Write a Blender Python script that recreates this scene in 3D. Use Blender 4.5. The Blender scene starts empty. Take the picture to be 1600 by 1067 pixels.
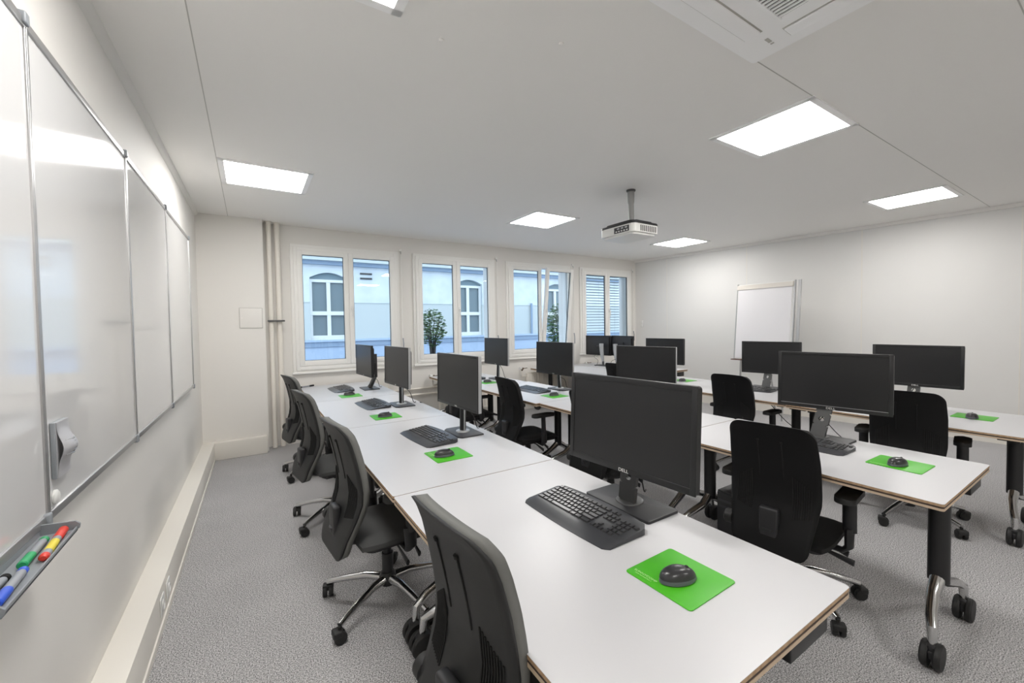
import bpy, bmesh, math, random
from mathutils import Vector, Matrix
S = bpy.context.scene
C = S.collection
R = math.radians
PI = math.pi
random.seed(7)

# ------------------------------------------------------------------ camera
cam = bpy.data.cameras.new('camera')
camo = bpy.data.objects.new('camera', cam); C.objects.link(camo)
cam.sensor_width = 36.0; cam.sensor_fit = 'HORIZONTAL'
cam.lens = 651.2 / 1600 * 36.0
cam.shift_x = -13.38 / 1600; cam.shift_y = -7.21 / 1600
cam.clip_start = 0.02; cam.clip_end = 200
yaw, pitch, roll = R(32.967), R(1.665), R(-0.885)
F = Vector((math.sin(yaw)*math.cos(pitch), math.cos(yaw)*math.cos(pitch), -math.sin(pitch)))
R0 = Vector((math.cos(yaw), -math.sin(yaw), 0)); U0 = R0.cross(F)
RR = R0*math.cos(roll) + U0*math.sin(roll); UU = -R0*math.sin(roll) + U0*math.cos(roll)
camo.matrix_world = Matrix(((RR.x, UU.x, -F.x, 0), (RR.y, UU.y, -F.y, 0), (RR.z, UU.z, -F.z, 1.5), (0, 0, 0, 1)))
S.camera = camo

# ------------------------------------------------------------------ world, exposure
w = bpy.data.worlds.new('sky'); S.world = w; w.use_nodes = True
bg = w.node_tree.nodes['Background']
bg.inputs[0].default_value = (0.70, 0.84, 1.0, 1); bg.inputs[1].default_value = 2.5
S.view_settings.view_transform = 'Standard'; S.view_settings.look = 'None'
S.view_settings.exposure = 0.20; S.view_settings.gamma = 1.0
S.view_settings.use_curve_mapping = False
S.cycles.use_denoising = True
S.cycles.max_bounces = 10; S.cycles.diffuse_bounces = 6; S.cycles.glossy_bounces = 4
S.cycles.transparent_max_bounces = 12; S.cycles.caustics_reflective = False; S.cycles.caustics_refractive = False
S.cycles.sample_clamp_indirect = 6.0
LAMP = 22.5      # radiance of the ceiling panels

# ------------------------------------------------------------------ materials
def mat(name, col, rough=0.5, metal=0.0, spec=0.5, emit=None, bump=None, vary=None, coat=0.0):
    m = bpy.data.materials.new(name); m.use_nodes = True
    nt = m.node_tree; b = nt.nodes['Principled BSDF']
    b.inputs['Base Color'].default_value = (*col, 1); b.inputs['Roughness'].default_value = rough
    b.inputs['Metallic'].default_value = metal; b.inputs['Specular IOR Level'].default_value = spec
    b.inputs['Coat Weight'].default_value = coat
    if emit:
        b.inputs['Emission Color'].default_value = (*emit[0], 1); b.inputs['Emission Strength'].default_value = emit[1]
    if vary or bump:
        tc = nt.nodes.new('ShaderNodeTexCoord')
    if vary:   # (scale, other colour, detail)
        n = nt.nodes.new('ShaderNodeTexNoise'); n.inputs['Scale'].default_value = vary[0]; n.inputs['Detail'].default_value = vary[2]
        nt.links.new(tc.outputs['Object'], n.inputs['Vector'])
        r = nt.nodes.new('ShaderNodeValToRGB'); r.color_ramp.elements[0].position = 0.38; r.color_ramp.elements[1].position = 0.62
        r.color_ramp.elements[0].color = (*col, 1); r.color_ramp.elements[1].color = (*vary[1], 1)
        nt.links.new(n.outputs['Fac'], r.inputs['Fac']); nt.links.new(r.outputs['Color'], b.inputs['Base Color'])
    if bump:   # (scale, strength)
        n = nt.nodes.new('ShaderNodeTexNoise'); n.inputs['Scale'].default_value = bump[0]; n.inputs['Detail'].default_value = 3
        nt.links.new(tc.outputs['Object'], n.inputs['Vector'])
        k = nt.nodes.new('ShaderNodeBump'); k.inputs['Strength'].default_value = bump[1]; k.inputs['Distance'].default_value = 0.002
        nt.links.new(n.outputs['Fac'], k.inputs['Height']); nt.links.new(k.outputs['Normal'], b.inputs['Normal'])
    return m

M = {}
M['wall'] = mat('wall_paint', (0.79, 0.77, 0.735), 0.6, bump=(90, 0.06))
M['wall_r'] = mat('wall_panel_paint', (0.75, 0.745, 0.73), 0.5, bump=(60, 0.04))
M['ceiling'] = mat('ceiling_paint', (0.88, 0.865, 0.84), 0.65)
M['seam'] = mat('ceiling_joint', (0.52, 0.51, 0.48), 0.8)
M['trunk'] = mat('white_trunking', (0.80, 0.77, 0.71), 0.35)
M['frame'] = mat('window_frame_paint', (0.87, 0.86, 0.83), 0.35)
M['pipe'] = mat('pipe_enamel', (0.82, 0.78, 0.71), 0.3)
M['lam'] = mat('white_laminate', (0.575, 0.575, 0.59), 0.33, spec=0.45)
M['ply'] = mat('plywood_edge', (0.36, 0.235, 0.135), 0.6, vary=(60, (0.46, 0.32, 0.20), 3))
M['plyd'] = mat('dark_edge_groove', (0.055, 0.035, 0.028), 0.6)
M['plyl'] = mat('pale_edge', (0.55, 0.43, 0.31), 0.6)
M['black'] = mat('black_metal', (0.010, 0.010, 0.011), 0.4)
M['plast'] = mat('black_plastic', (0.020, 0.020, 0.022), 0.45)
M['plast2'] = mat('grey_black_plastic', (0.040, 0.041, 0.045), 0.42)
M['screen'] = mat('dark_screen', (0.013, 0.013, 0.014), 0.34, spec=0.5)
M['bezel'] = mat('monitor_bezel', (0.012, 0.012, 0.013), 0.38)
M['silver'] = mat('silver_plastic', (0.50, 0.51, 0.52), 0.35, metal=0.5)
M['neck'] = mat('dark_grey_metal', (0.11, 0.11, 0.11), 0.38, metal=0.4)
M['pole'] = mat('grey_pole_paint', (0.30, 0.30, 0.295), 0.4)
M['chrome'] = mat('polished_aluminium', (0.62, 0.62, 0.62), 0.16, metal=1.0)
M['shell'] = mat('chair_shell', (0.020, 0.0205, 0.021), 0.5, spec=0.35, bump=(500, 0.1))
M['fabric'] = mat('chair_fabric', (0.15, 0.152, 0.143), 0.8, bump=(700, 0.5))
M['mesh'] = mat('chair_black_shell', (0.005, 0.005, 0.0055), 0.6, spec=0.25)
M['fabricb'] = mat('chair_black_fabric', (0.009, 0.009, 0.0095), 0.85, bump=(700, 0.4))
M['seatf'] = mat('seat_fabric', (0.060, 0.061, 0.061), 0.85, bump=(700, 0.4))
M['slot'] = mat('slot_black', (0.003, 0.003, 0.003), 0.8)
M['rubber'] = mat('rubber', (0.012, 0.012, 0.012), 0.55)
M['keyc'] = mat('key_cap', (0.030, 0.030, 0.032), 0.28)
M['kbody'] = mat('keyboard_body', (0.035, 0.036, 0.040), 0.38)
M['krest'] = mat('palm_rest', (0.038, 0.039, 0.044), 0.32)
M['green'] = mat('mouse_mat_green', (0.065, 0.43, 0.012), 0.42)
M['greent'] = mat('mouse_mat_print', (0.55, 0.80, 0.40), 0.5)
M['mgrey'] = mat('mouse_grey', (0.10, 0.105, 0.125), 0.35)
M['white'] = mat('white_plastic', (0.78, 0.78, 0.76), 0.35)
M['offw'] = mat('ac_white', (0.96, 0.96, 0.96), 0.4)
M['lens'] = mat('dark_glass', (0.01, 0.012, 0.02), 0.05)
M['board'] = mat('whiteboard_enamel', (0.70, 0.70, 0.70), 0.085, spec=0.55, coat=0.3)
M['alu'] = mat('brushed_aluminium', (0.52, 0.52, 0.52), 0.35, metal=0.8)
M['tray'] = mat('grey_tray', (0.27, 0.29, 0.31), 0.4)
M['eraser'] = mat('eraser_grey', (0.42, 0.42, 0.44), 0.4)
M['paper'] = mat('flipchart_paper', (0.78, 0.77, 0.79), 0.6)
M['bar'] = mat('flipchart_bar', (0.70, 0.66, 0.60), 0.4)
M['brown'] = mat('brown_lip', (0.10, 0.04, 0.025), 0.5)
M['red'] = mat('pen_red', (0.72, 0.05, 0.03), 0.35)
M['blue'] = mat('pen_blue', (0.03, 0.10, 0.62), 0.35)
M['pgreen'] = mat('pen_green', (0.02, 0.36, 0.13), 0.35)
M['pgrey'] = mat('pen_grey', (0.30, 0.32, 0.35), 0.35)
M['yellow'] = mat('label_yellow', (0.72, 0.60, 0.06), 0.5)
M['panel'] = mat('lamp_diffuser', (0.9, 0.9, 0.9), 0.5, emit=((1.0, 0.975, 0.945), LAMP))
M['brass'] = mat('valve_metal', (0.12, 0.09, 0.06), 0.35, metal=0.6)
M['fac'] = mat('facade_render', (0.62, 0.66, 0.68), 0.8, vary=(2.2, (0.70, 0.73, 0.74), 2))
M['facl'] = mat('facade_smooth', (0.55, 0.58, 0.56), 0.8)
M['facb'] = mat('facade_plinth', (0.44, 0.53, 0.66), 0.8)
M['facd'] = mat('facade_ledge', (0.28, 0.36, 0.47), 0.7)
M['roof'] = mat('roof_zinc', (0.40, 0.47, 0.58), 0.6)
M['fwin'] = mat('facade_glass', (0.17, 0.22, 0.24), 0.3)
M['blindg'] = mat('roller_blind', (0.20, 0.27, 0.30), 0.7)
M['ground'] = mat('courtyard_gravel', (0.25, 0.30, 0.38), 0.9, vary=(8, (0.30, 0.35, 0.42), 4))
M['leaf'] = mat('leaf', (0.06, 0.12, 0.045), 0.6, vary=(9, (0.10, 0.17, 0.06), 2))
M['bark'] = mat('bark', (0.06, 0.05, 0.045), 0.8)
M['slat'] = mat('blind_slat', (0.42, 0.46, 0.47), 0.45)

# carpet: fine grey speckle
m = bpy.data.materials.new('carpet'); m.use_nodes = True; nt = m.node_tree; b = nt.nodes['Principled BSDF']
b.inputs['Roughness'].default_value = 0.95; b.inputs['Specular IOR Level'].default_value = 0.1
tc = nt.nodes.new('ShaderNodeTexCoord')
n1 = nt.nodes.new('ShaderNodeTexNoise'); n1.inputs['Scale'].default_value = 190; n1.inputs['Detail'].default_value = 2
n2 = nt.nodes.new('ShaderNodeTexNoise'); n2.inputs['Scale'].default_value = 3.0; n2.inputs['Detail'].default_value = 4
r = nt.nodes.new('ShaderNodeValToRGB')
r.color_ramp.elements[0].position = 0.40; r.color_ramp.elements[0].color = (0.19, 0.187, 0.189, 1)
r.color_ramp.elements[1].position = 0.60; r.color_ramp.elements[1].color = (0.66, 0.65, 0.655, 1)
mx = nt.nodes.new('ShaderNodeMix'); mx.data_type = 'RGBA'; mx.blend_type = 'MULTIPLY'; mx.inputs[0].default_value = 0.35
r2 = nt.nodes.new('ShaderNodeValToRGB'); r2.color_ramp.elements[0].color = (0.75, 0.75, 0.75, 1); r2.color_ramp.elements[0].position = 0.3; r2.color_ramp.elements[1].position = 0.7
nt.links.new(tc.outputs['Object'], n1.inputs['Vector']); nt.links.new(tc.outputs['Object'], n2.inputs['Vector'])
nt.links.new(n1.outputs['Fac'], r.inputs[0]); nt.links.new(n2.outputs['Fac'], r2.inputs[0])
nt.links.new(r.outputs['Color'], mx.inputs[6]); nt.links.new(r2.outputs['Color'], mx.inputs[7])
nt.links.new(mx.outputs[2], b.inputs['Base Color'])
k = nt.nodes.new('ShaderNodeBump'); k.inputs['Strength'].default_value = 0.05; k.inputs['Distance'].default_value = 0.002
nt.links.new(n1.outputs['Fac'], k.inputs['Height']); nt.links.new(k.outputs['Normal'], b.inputs['Normal'])
M['carpet'] = m
# window glass: thin pane, clear with fresnel reflection
m = bpy.data.materials.new('window_glass'); m.use_nodes = True; nt = m.node_tree
for n in list(nt.nodes): nt.nodes.remove(n)
o = nt.nodes.new('ShaderNodeOutputMaterial'); t = nt.nodes.new('ShaderNodeBsdfTransparent'); g = nt.nodes.new('ShaderNodeBsdfGlossy')
g.inputs['Roughness'].default_value = 0.01; t.inputs[0].default_value = (0.93, 0.96, 0.97, 1)
f = nt.nodes.new('ShaderNodeFresnel'); f.inputs[0].default_value = 1.65; x = nt.nodes.new('ShaderNodeMixShader')
ge = nt.nodes.new('ShaderNodeNewGeometry'); mu = nt.nodes.new('ShaderNodeMath'); mu.operation = 'MULTIPLY_ADD'; mu.inputs[1].default_value = -1; mu.inputs[2].default_value = 1
m2 = nt.nodes.new('ShaderNodeMath'); m2.operation = 'MULTIPLY'
nt.links.new(ge.outputs['Backfacing'], mu.inputs[0]); nt.links.new(mu.outputs[0], m2.inputs[0]); nt.links.new(f.outputs[0], m2.inputs[1])   # only the outer face of the pane reflects
nt.links.new(m2.outputs[0], x.inputs[0]); nt.links.new(t.outputs[0], x.inputs[1]); nt.links.new(g.outputs[0], x.inputs[2]); nt.links.new(x.outputs[0], o.inputs[0])
M['glass'] = m

# ------------------------------------------------------------------ helpers
class MB:
    """collects shapes into one mesh; material slots by key"""
    def __init__(s): s.bm = bmesh.new(); s.keys = []
    def k(s, key):
        if key not in s.keys: s.keys.append(key)
        return s.keys.index(key)
    def _f(s, vs, key, smooth=False):
        try:
            f = s.bm.faces.new(vs)
        except ValueError:
            return None
        f.material_index = s.k(key); f.smooth = smooth
        return f
    def box(s, a, b, key, bev=0.0, M4=None):
        x0, y0, z0 = [min(p, q) for p, q in zip(a, b)]; x1, y1, z1 = [max(p, q) for p, q in zip(a, b)]
        cs = [(x0,y0,z0),(x1,y0,z0),(x1,y1,z0),(x0,y1,z0),(x0,y0,z1),(x1,y0,z1),(x1,y1,z1),(x0,y1,z1)]
        if M4 is not None: cs = [M4 @ Vector(c) for c in cs]
        v = [s.bm.verts.new(c) for c in cs]
        fs = [s._f([v[i] for i in q], key, bev > 0) for q in ((0,3,2,1),(4,5,6,7),(0,1,5,4),(1,2,6,5),(2,3,7,6),(3,0,4,7))]
        if bev > 0:
            es = list({e for f in fs for e in f.edges})
            r = bmesh.ops.bevel(s.bm, geom=es, offset=bev, segments=3, profile=0.5, affect='EDGES')
            for f in r['faces']: f.material_index = s.k(key); f.smooth = True
    def prism(s, pts, z0, z1, key, M4=None, smooth=False, bev=0.0):
        T = (lambda p: M4 @ Vector(p)) if M4 is not None else (lambda p: p)
        a = [s.bm.verts.new(T((x, y, z0))) for x, y in pts]; b = [s.bm.verts.new(T((x, y, z1))) for x, y in pts]
        n = len(pts)
        fb = s._f(a[::-1], key); ft = s._f(b, key)
        for i in range(n): s._f([a[i], a[(i+1) % n], b[(i+1) % n], b[i]], key, smooth)
        if bev and ft:
            r = bmesh.ops.bevel(s.bm, geom=list(ft.edges), offset=bev, segments=2, profile=0.5, affect='EDGES')
            for f in r['faces']: f.material_index = s.k(key); f.smooth = True
    def tube(s, pts, rad, key, seg=10, cap=True, flat=None):
        pts = [Vector(p) for p in pts]
        rads = rad if isinstance(rad, (list, tuple)) else [rad]*len(pts)
        rings = []; up = None
        for i, p in enumerate(pts):
            d = (pts[min(i+1, len(pts)-1)] - pts[max(i-1, 0)]).normalized()
            if up is None:
                up = Vector((0, 0, 1)) if abs(d.z) < 0.9 else Vector((1, 0, 0))
            a = d.cross(up).normalized(); bb = a.cross(d).normalized(); up = bb
            fl = flat if flat else 1.0
            rings.append([s.bm.verts.new(p + a*math.cos(t)*rads[i]*fl + bb*math.sin(t)*rads[i]) for t in [2*PI*q/seg for q in range(seg)]])
        for r0, r1 in zip(rings, rings[1:]):
            for q in range(seg): s._f([r0[q], r0[(q+1) % seg], r1[(q+1) % seg], r1[q]], key, True)
        if cap:
            s._f(rings[0][::-1], key); s._f(rings[-1], key)
    def lathe(s, c, prof, key, seg=24, axis='z'):
        rings = []
        for rr, h in prof:
            ring = []
            for q in range(seg):
                t = 2*PI*q/seg; u, v = rr*math.cos(t), rr*math.sin(t)
                p = {'z': (u, v, h), 'x': (h, u, v), 'y': (v, h, u)}[axis]
                ring.append(s.bm.verts.new((c[0]+p[0], c[1]+p[1], c[2]+p[2])))
            rings.append(ring)
        for r0, r1 in zip(rings, rings[1:]):
            for q in range(seg): s._f([r0[q], r0[(q+1) % seg], r1[(q+1) % seg], r1[q]], key, True)
        s._f(rings[0][::-1], key); s._f(rings[-1], key)
    def grid(s, fn, nu, nv, key, close=False):
        g = [[s.bm.verts.new(fn(i/(nu-1), j/(nv-1))) for j in range(nv)] for i in range(nu)]
        for i in range(nu-1):
            for j in range(nv-1): s._f([g[i][j], g[i+1][j], g[i+1][j+1], g[i][j+1]], key, True)
        return g
    def quad(s, ps, key): s._f([s.bm.verts.new(p) for p in ps], key)
    def build(s, name, parent=None, loc=None, sharp=True):
        me = bpy.data.meshes.new(name)
        bmesh.ops.recalc_face_normals(s.bm, faces=s.bm.faces)
        s.bm.to_mesh(me); s.bm.free()
        for k_ in s.keys: me.materials.append(M[k_])
        if sharp: me.set_sharp_from_angle(angle=R(40))
        o = bpy.data.objects.new(name, me); C.objects.link(o)
        if parent: o.parent = parent
        if loc: o.location = loc
        return o

def tag(o, label=None, cat=None, group=None, kind=None):
    if label: o['label'] = label
    if cat: o['category'] = cat
    if group: o['group'] = group
    if kind: o['kind'] = kind
    return o
def thing(name, loc, rz=0, label=None, cat=None, group=None, kind=None):
    o = bpy.data.objects.new(name, None); C.objects.link(o); o.location = loc; o.rotation_euler = (0, 0, rz); o.empty_display_size = 0.05
    return tag(o, label, cat, group, kind)
def dup(o, parent=None):
    c = o.copy(); C.objects.link(c)
    if parent: c.parent = parent
    for ch in list(o.children): dup(ch, c)
    return c
def box1(name, a, b, key, parent=None, bev=0.0):
    m_ = MB(); m_.box(a, b, key, bev); return m_.build(name, parent)
def rrect(hx, hy, r, seg=6, cx=0, cy=0):
    out = []
    for sx, sy, a0 in ((1, 1, 0), (-1, 1, PI/2), (-1, -1, PI), (1, -1, 3*PI/2)):
        for i in range(seg+1):
            t = a0 + PI/2*i/seg
            out.append((cx + sx*(hx-r) + r*math.cos(t), cy + sy*(hy-r) + r*math.sin(t)))
    return out
def text_mesh(s, size, key, ext=0.0004, sx=1.0):
    cu = bpy.data.curves.new('txt', 'FONT'); cu.body = s; cu.size = size; cu.extrude = ext; cu.align_x = 'CENTER'; cu.align_y = 'CENTER'
    o = bpy.data.objects.new('txt', cu); C.objects.link(o)
    bpy.context.view_layer.update()
    me = bpy.data.meshes.new_from_object(o.evaluated_get(bpy.context.evaluated_depsgraph_get()))
    bpy.data.objects.remove(o); bpy.data.curves.remove(cu)
    me.materials.clear(); me.materials.append(M[key]); me.transform(Matrix.Scale(sx, 4, (1, 0, 0)))
    return me
def struct(o): o['kind'] = 'structure'; return o

# ------------------------------------------------------------------ room shell
XL, YW, ZC = -0.50, 6.14, 2.82
YB = -3.0
def rwx(y): return 7.607 - 0.112*y
def lwx(y): return -0.538 + (y-1.6)*0.0115
# floor, ceiling
f_ = MB(); f_.prism([(XL-.25, YB-.15), (rwx(YB)+.15, YB-.15), (rwx(YW)+.3, YW+.26), (XL-.25, YW+.26)], -0.12, 0, 'carpet'); struct(f_.build('floor'))
c_ = MB(); c_.prism([(XL-.25, YB-.15), (rwx(YB)+.15, YB-.15), (rwx(YW)+.3, YW+.26), (XL-.25, YW+.26)], ZC, ZC+.2, 'ceiling'); struct(c_.build('ceiling'))
t_ = MB()
for (a, b) in (((-.18, YB), (-.18, YW)), ((2.15, YB), (2.15, .35)), ((6.6, YB), (6.6, .35))):
    t_.box((a[0]-.0025, a[1], ZC-.0012), (b[0]+.0025, b[1], ZC+.001), 'seam')
for y in (0.35, 1.145):
    t_.box((-.18 if y < 1 else 2.16, y-.0025, ZC-.0012), (rwx(y), y+.0025, ZC+.001), 'seam')
struct(t_.build('trim_1'))
# left wall
m_ = MB(); m_.prism([(lwx(YB)-.15, YB), (lwx(YB), YB), (lwx(YW+.25), YW+.25), (lwx(YW+.25)-.15, YW+.25)], 0, ZC, 'wall'); struct(m_.build('wall_left'))
struct(box1('wall_front', (XL-.25, YB-.15, 0), (rwx(YB)+.15, YB, ZC), 'wall'))
# right wall with panel joints
m_ = MB(); m_.prism([(rwx(YB), YB), (rwx(YB)+.15, YB), (rwx(YW)+.15, YW), (rwx(YW), YW)], 0, ZC, 'wall_r'); struct(m_.build('wall_right'))
m_ = MB()
for y in (.9, 2.35, 3.9, 5.4):
    X = rwx(y); m_.box((X-.003, y-.004, .2), (X+.002, y+.004, ZC-.05), 'trunk')
struct(m_.build('trim_2'))
m_ = MB(); m_.prism([(rwx(YB)-.03, YB), (rwx(YB), YB), (rwx(YW), YW), (rwx(YW)-.03, YW)], ZC-.045, ZC, 'ceiling')
struct(m_.build('trim_3'))
m_ = MB(); m_.prism([(rwx(YB)-.07, YB), (rwx(YB), YB), (rwx(YW), YW), (rwx(YW)-.07, YW)], 0, .19, 'trunk'); struct(m_.build('baseboard_right'))
# left cove moulding
m_ = MB(); m_.prism([(0, 0), (.035, 0), (.03, -.012), (.012, -.03), (0, -.035)], 0, YW-YB, 'wall', Matrix(((1,0,.0115,lwx(YB)),(0,0,1,YB),(0,1,0,ZC),(0,0,0,1))))
struct(m_.build('trim_4'))
# window wall: protruding section + pierced wall
Y1 = 5.95
struct(box1('wall_back_left', (XL, Y1, 0), (.16, YW+.25, ZC), 'wall'))
WINS = [(.455, 1.855), (2.065, 3.465), (3.69, 5.105), (5.345, 6.76)]
Z0, Z1 = .92, 2.59
m_ = MB()
edges = [.16] + [v for a, b in WINS for v in (a+.07, b-.07)] + [rwx(YW)+.02]
for i in range(0, len(edges), 2): m_.box((edges[i], YW, 0), (edges[i+1], YW+.25, ZC), 'wall')
for a, b in WINS:
    m_.box((a+.07, YW, 0), (b-.07, YW+.25, Z0+.07), 'wall'); m_.box((a+.07, YW, Z1-.05), (b-.07, YW+.25, ZC), 'wall')
struct(m_.build('wall_back'))
# trunking
m_ = MB()
for d_, za, zb_, ye in ((.112, .035, .205, Y1-.09), (.120, 0, .035, Y1-.1)):
    m_.prism([(lwx(YB), YB), (lwx(YB)+d_, YB), (lwx(ye)+d_, ye), (lwx(ye), ye)], za, zb_, 'trunk', bev=.005)
struct(m_.build('baseboard_left'))
m_ = MB(); m_.box((XL, Y1-.09, .0), (.14, Y1, .205), 'trunk', .006); struct(m_.build('baseboard_back'))
# ------------------------------------------------------------------ windows
def sash(parent, x0, x1, z0, z1, tilt=0.0, fr=.062, handle=None):
    m_ = MB(); y0, y1 = -.055, .0
    m_.box((x0, y0, 0), (x0+fr, y1, z1-z0), 'frame', .006); m_.box((x1-fr, y0, 0), (x1, y1, z1-z0), 'frame', .006)
    m_.box((x0+fr-.004, y0+.002, 0), (x1-fr+.004, y1, fr+.01), 'frame', .006); m_.box((x0+fr-.004, y0+.002, z1-z0-fr), (x1-fr+.004, y1, z1-z0), 'frame', .006)
    o = m_.build('sash', parent, (0, 0, z0)); o.rotation_euler = (tilt, 0, 0)
    g = MB(); g.box((x0+fr-.003, -.022, fr), (x1-fr+.003, -.018, z1-z0-fr+.004), 'glass'); g.build('pane', o)
    g = MB(); q = .007   # dark gasket round the pane
    a, b, c, d = x0+fr-.001, x1-fr+.001, fr+.008, z1-z0-fr+.001
    g.box((a, -.030, c), (a+q, -.014, d), 'plast'); g.box((b-q, -.030, c), (b, -.014, d), 'plast')
    g.box((a, -.030, c), (b, -.014, c+q), 'plast'); g.box((a, -.030, d-q), (b, -.014, d), 'plast'); g.build('gasket', o)
    if handle:
        h = MB(); h.box((handle-.012, -.066, (z1-z0)/2-.035), (handle+.012, -.055, (z1-z0)/2+.035), 'white', .003)
        h.tube([(handle, -.066, (z1-z0)/2), (handle, -.095, (z1-z0)/2), (handle, -.097, (z1-z0)/2-.11)], .008, 'white', 8); h.build('handle', o)
    return o
for i, (a, b) in enumerate(WINS):
    wn = thing('window_%d' % (i+1), (0, YW, 0), kind='structure')
    m_ = MB()    # casing on the wall
    for q, (e, d) in enumerate(((0, .03), (.035, .05))):
        aa, bb, zz0, zz1 = a+e, b-e, Z0+e*.8, Z1-e
        wd = .04 if q == 0 else .05
        m_.box((aa, -d, zz0), (aa+wd, .0, zz1), 'frame', .004); m_.box((bb-wd, -d, zz0), (bb, .0, zz1), 'frame', .004)
        m_.box((aa+wd-.003, -d+.001, zz0), (bb-wd+.003, .0, zz0+wd), 'frame', .004); m_.box((aa+wd-.003, -d+.001, zz1-wd), (bb-wd+.003, .0, zz1), 'frame', .004)
    m_.box((a-.01, -.055, Z0-.02), (b+.01, 0, Z0+.005), 'frame', .004)
    m_.box((a+.068, -.02, Z0+.068), (a+.085, .10, Z1-.08), 'frame'); m_.box((b-.085, -.02, Z0+.068), (b-.068, .10, Z1-.08), 'frame')
    m_.box((a+.068, -.02, Z0+.065), (b-.068, .10, Z0+.085), 'frame'); m_.box((a+.068, -.02, Z1-.085), (b-.068, .10, Z1-.065), 'frame')
    m_.build('window_frame', wn)
    mid = (a+b)/2 + (0.0 if i != 2 else .02)
    sash(wn, a+.075, mid-.001, Z0+.08, Z1-.075)
    sash(wn, mid+.001, b-.075, Z0+.08, Z1-.075, tilt=(R(6.5) if i == 2 else 0), handle=mid+.03)
    m_ = MB()  # hinges
    for z in (Z0+.25, Z1-.25): m_.tube([(a+.072, -.058, z-.03), (a+.072, -.058, z+.03)], .007, 'frame', 8)
    m_.build('hinge', wn)
    # outside sill
    m_ = MB(); m_.box((a+.05, .11, Z0+.05), (b-.05, .30, Z0+.075), 'facd'); m_.build('outside_sill', wn)

WL = ['left window beside the heating pipes', 'second window from the left', 'tilted window, third from the left', 'right window with lowered blinds']
cr = None
for i, (x, _) in enumerate([(1.885, 0), (3.50, 0), (5.165, 0), (6.80, 0)]):
    if cr is None:
        cr = thing('blind_crank', (x, YW, 0), 0)
        m_ = MB(); m_.box((-.018, -.035, 2.60), (.018, 0, 2.635), 'frame', .004); m_.tube([(0, -.03, 2.60), (0, -.045, 2.56)], .006, 'alu', 8); m_.build('housing', cr)
        m_ = MB(); m_.tube([(0, -.045, 2.56), (.004, -.045, 1.33)], .0055, 'frame', 8); m_.build('rod', cr)
        m_ = MB(); m_.tube([(.004, -.045, 1.33), (.006, -.06, 1.25), (.006, -.06, 1.13)], .009, 'pgrey', 8); m_.build('grip', cr); o = cr
    else:
        o = dup(cr); o.location.x = x
    tag(o, 'white blind crank rod hanging on the right of the ' + WL[i], 'blind crank', 'blind cranks beside the windows')

# external venetian blind of the right window
bl = thing('venetian_blind', (0, YW+.20, 0), 0, 'grey slatted venetian blind hanging outside the right window', 'blind')
m_ = MB(); 
n = 24
for j in range(n):
    z = Z1-.12 - j*.056
    m_.box((-.575, -.030, -.0015), (.575, .030, .0015), 'slat', 0, Matrix.Translation((6.05, 0, z)) @ Matrix.Rotation(R(-10), 4, 'X'))
m_.build('slats', bl)
m_ = MB(); m_.box((5.43, -.045, Z1-.10), (6.67, .045, Z1-.052), 'slat')
for x in (5.6, 6.05, 6.5): m_.tube([(x, 0, Z1-.1), (x, 0, Z1-.12-n*.056)], .002, 'slat', 6)
m_.box((5.475, -.02, Z1-.135-n*.056), (6.625, .02, Z1-.115-n*.056), 'slat'); m_.build('head_rail', bl)

# ------------------------------------------------------------------ heating pipes, hatch, radiators
for j, (x, y, r_) in enumerate([(.225, 6.03, .027), (.315, 6.06, .030)]):
    p = thing('heating_pipe', (x, y, 0), 0, ['left one of two white vertical heating pipes by the wall corner', 'right one of two white vertical heating pipes, nearer the window'][j], 'pipe', 'vertical heating pipes')
    m_ = MB(); m_.tube([(0, 0, .01), (0, 0, ZC)], r_, 'pipe', 16); m_.build('pipe_body', p)
    m_ = MB(); m_.lathe((0, 0, 0), [(r_+.012, ZC-.012), (r_+.012, ZC-.001)], 'pipe', 20); m_.build('ceiling_collar', p)
m_ = MB(); m_.box((.185, 5.975, 1.585), (.37, 6.02, 1.605), 'neck', .002); m_.tube([(.27, 6.02, 1.595), (.27, 6.14, 1.595)], .005, 'neck', 8)
tag(m_.build('pipe_clamp'), 'dark clamp bar across the two vertical heating pipes', 'clamp')
hp = thing('wall_hatch', (.015, Y1, 1.63), 0, 'small white square access hatch on the cream wall section', 'hatch')
m_ = MB(); m_.box((-.118, -.004, -.123), (.118, 0, .123), 'seam'); m_.build('hatch_frame', hp)
m_ = MB(); m_.box((-.112, -.008, -.117), (.112, -.003, .117), 'wall', .002); m_.build('hatch_door', hp)
m_ = MB(); m_.lathe((-.09, -.008, -.0), [(.006, -.002), (.006, .001)], 'frame', 12, 'y'); m_.build('latch', hp)
RADS = [(.62, 1.55), (2.42, 3.35), (4.05, 4.95), (5.55, 6.45)]
RLAB = ['cream panel radiator below the left window behind the first table row', 'cream panel radiator below the second window from the left',
        'cream panel radiator below the tilted window', 'cream panel radiator below the right window with blinds']
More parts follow.
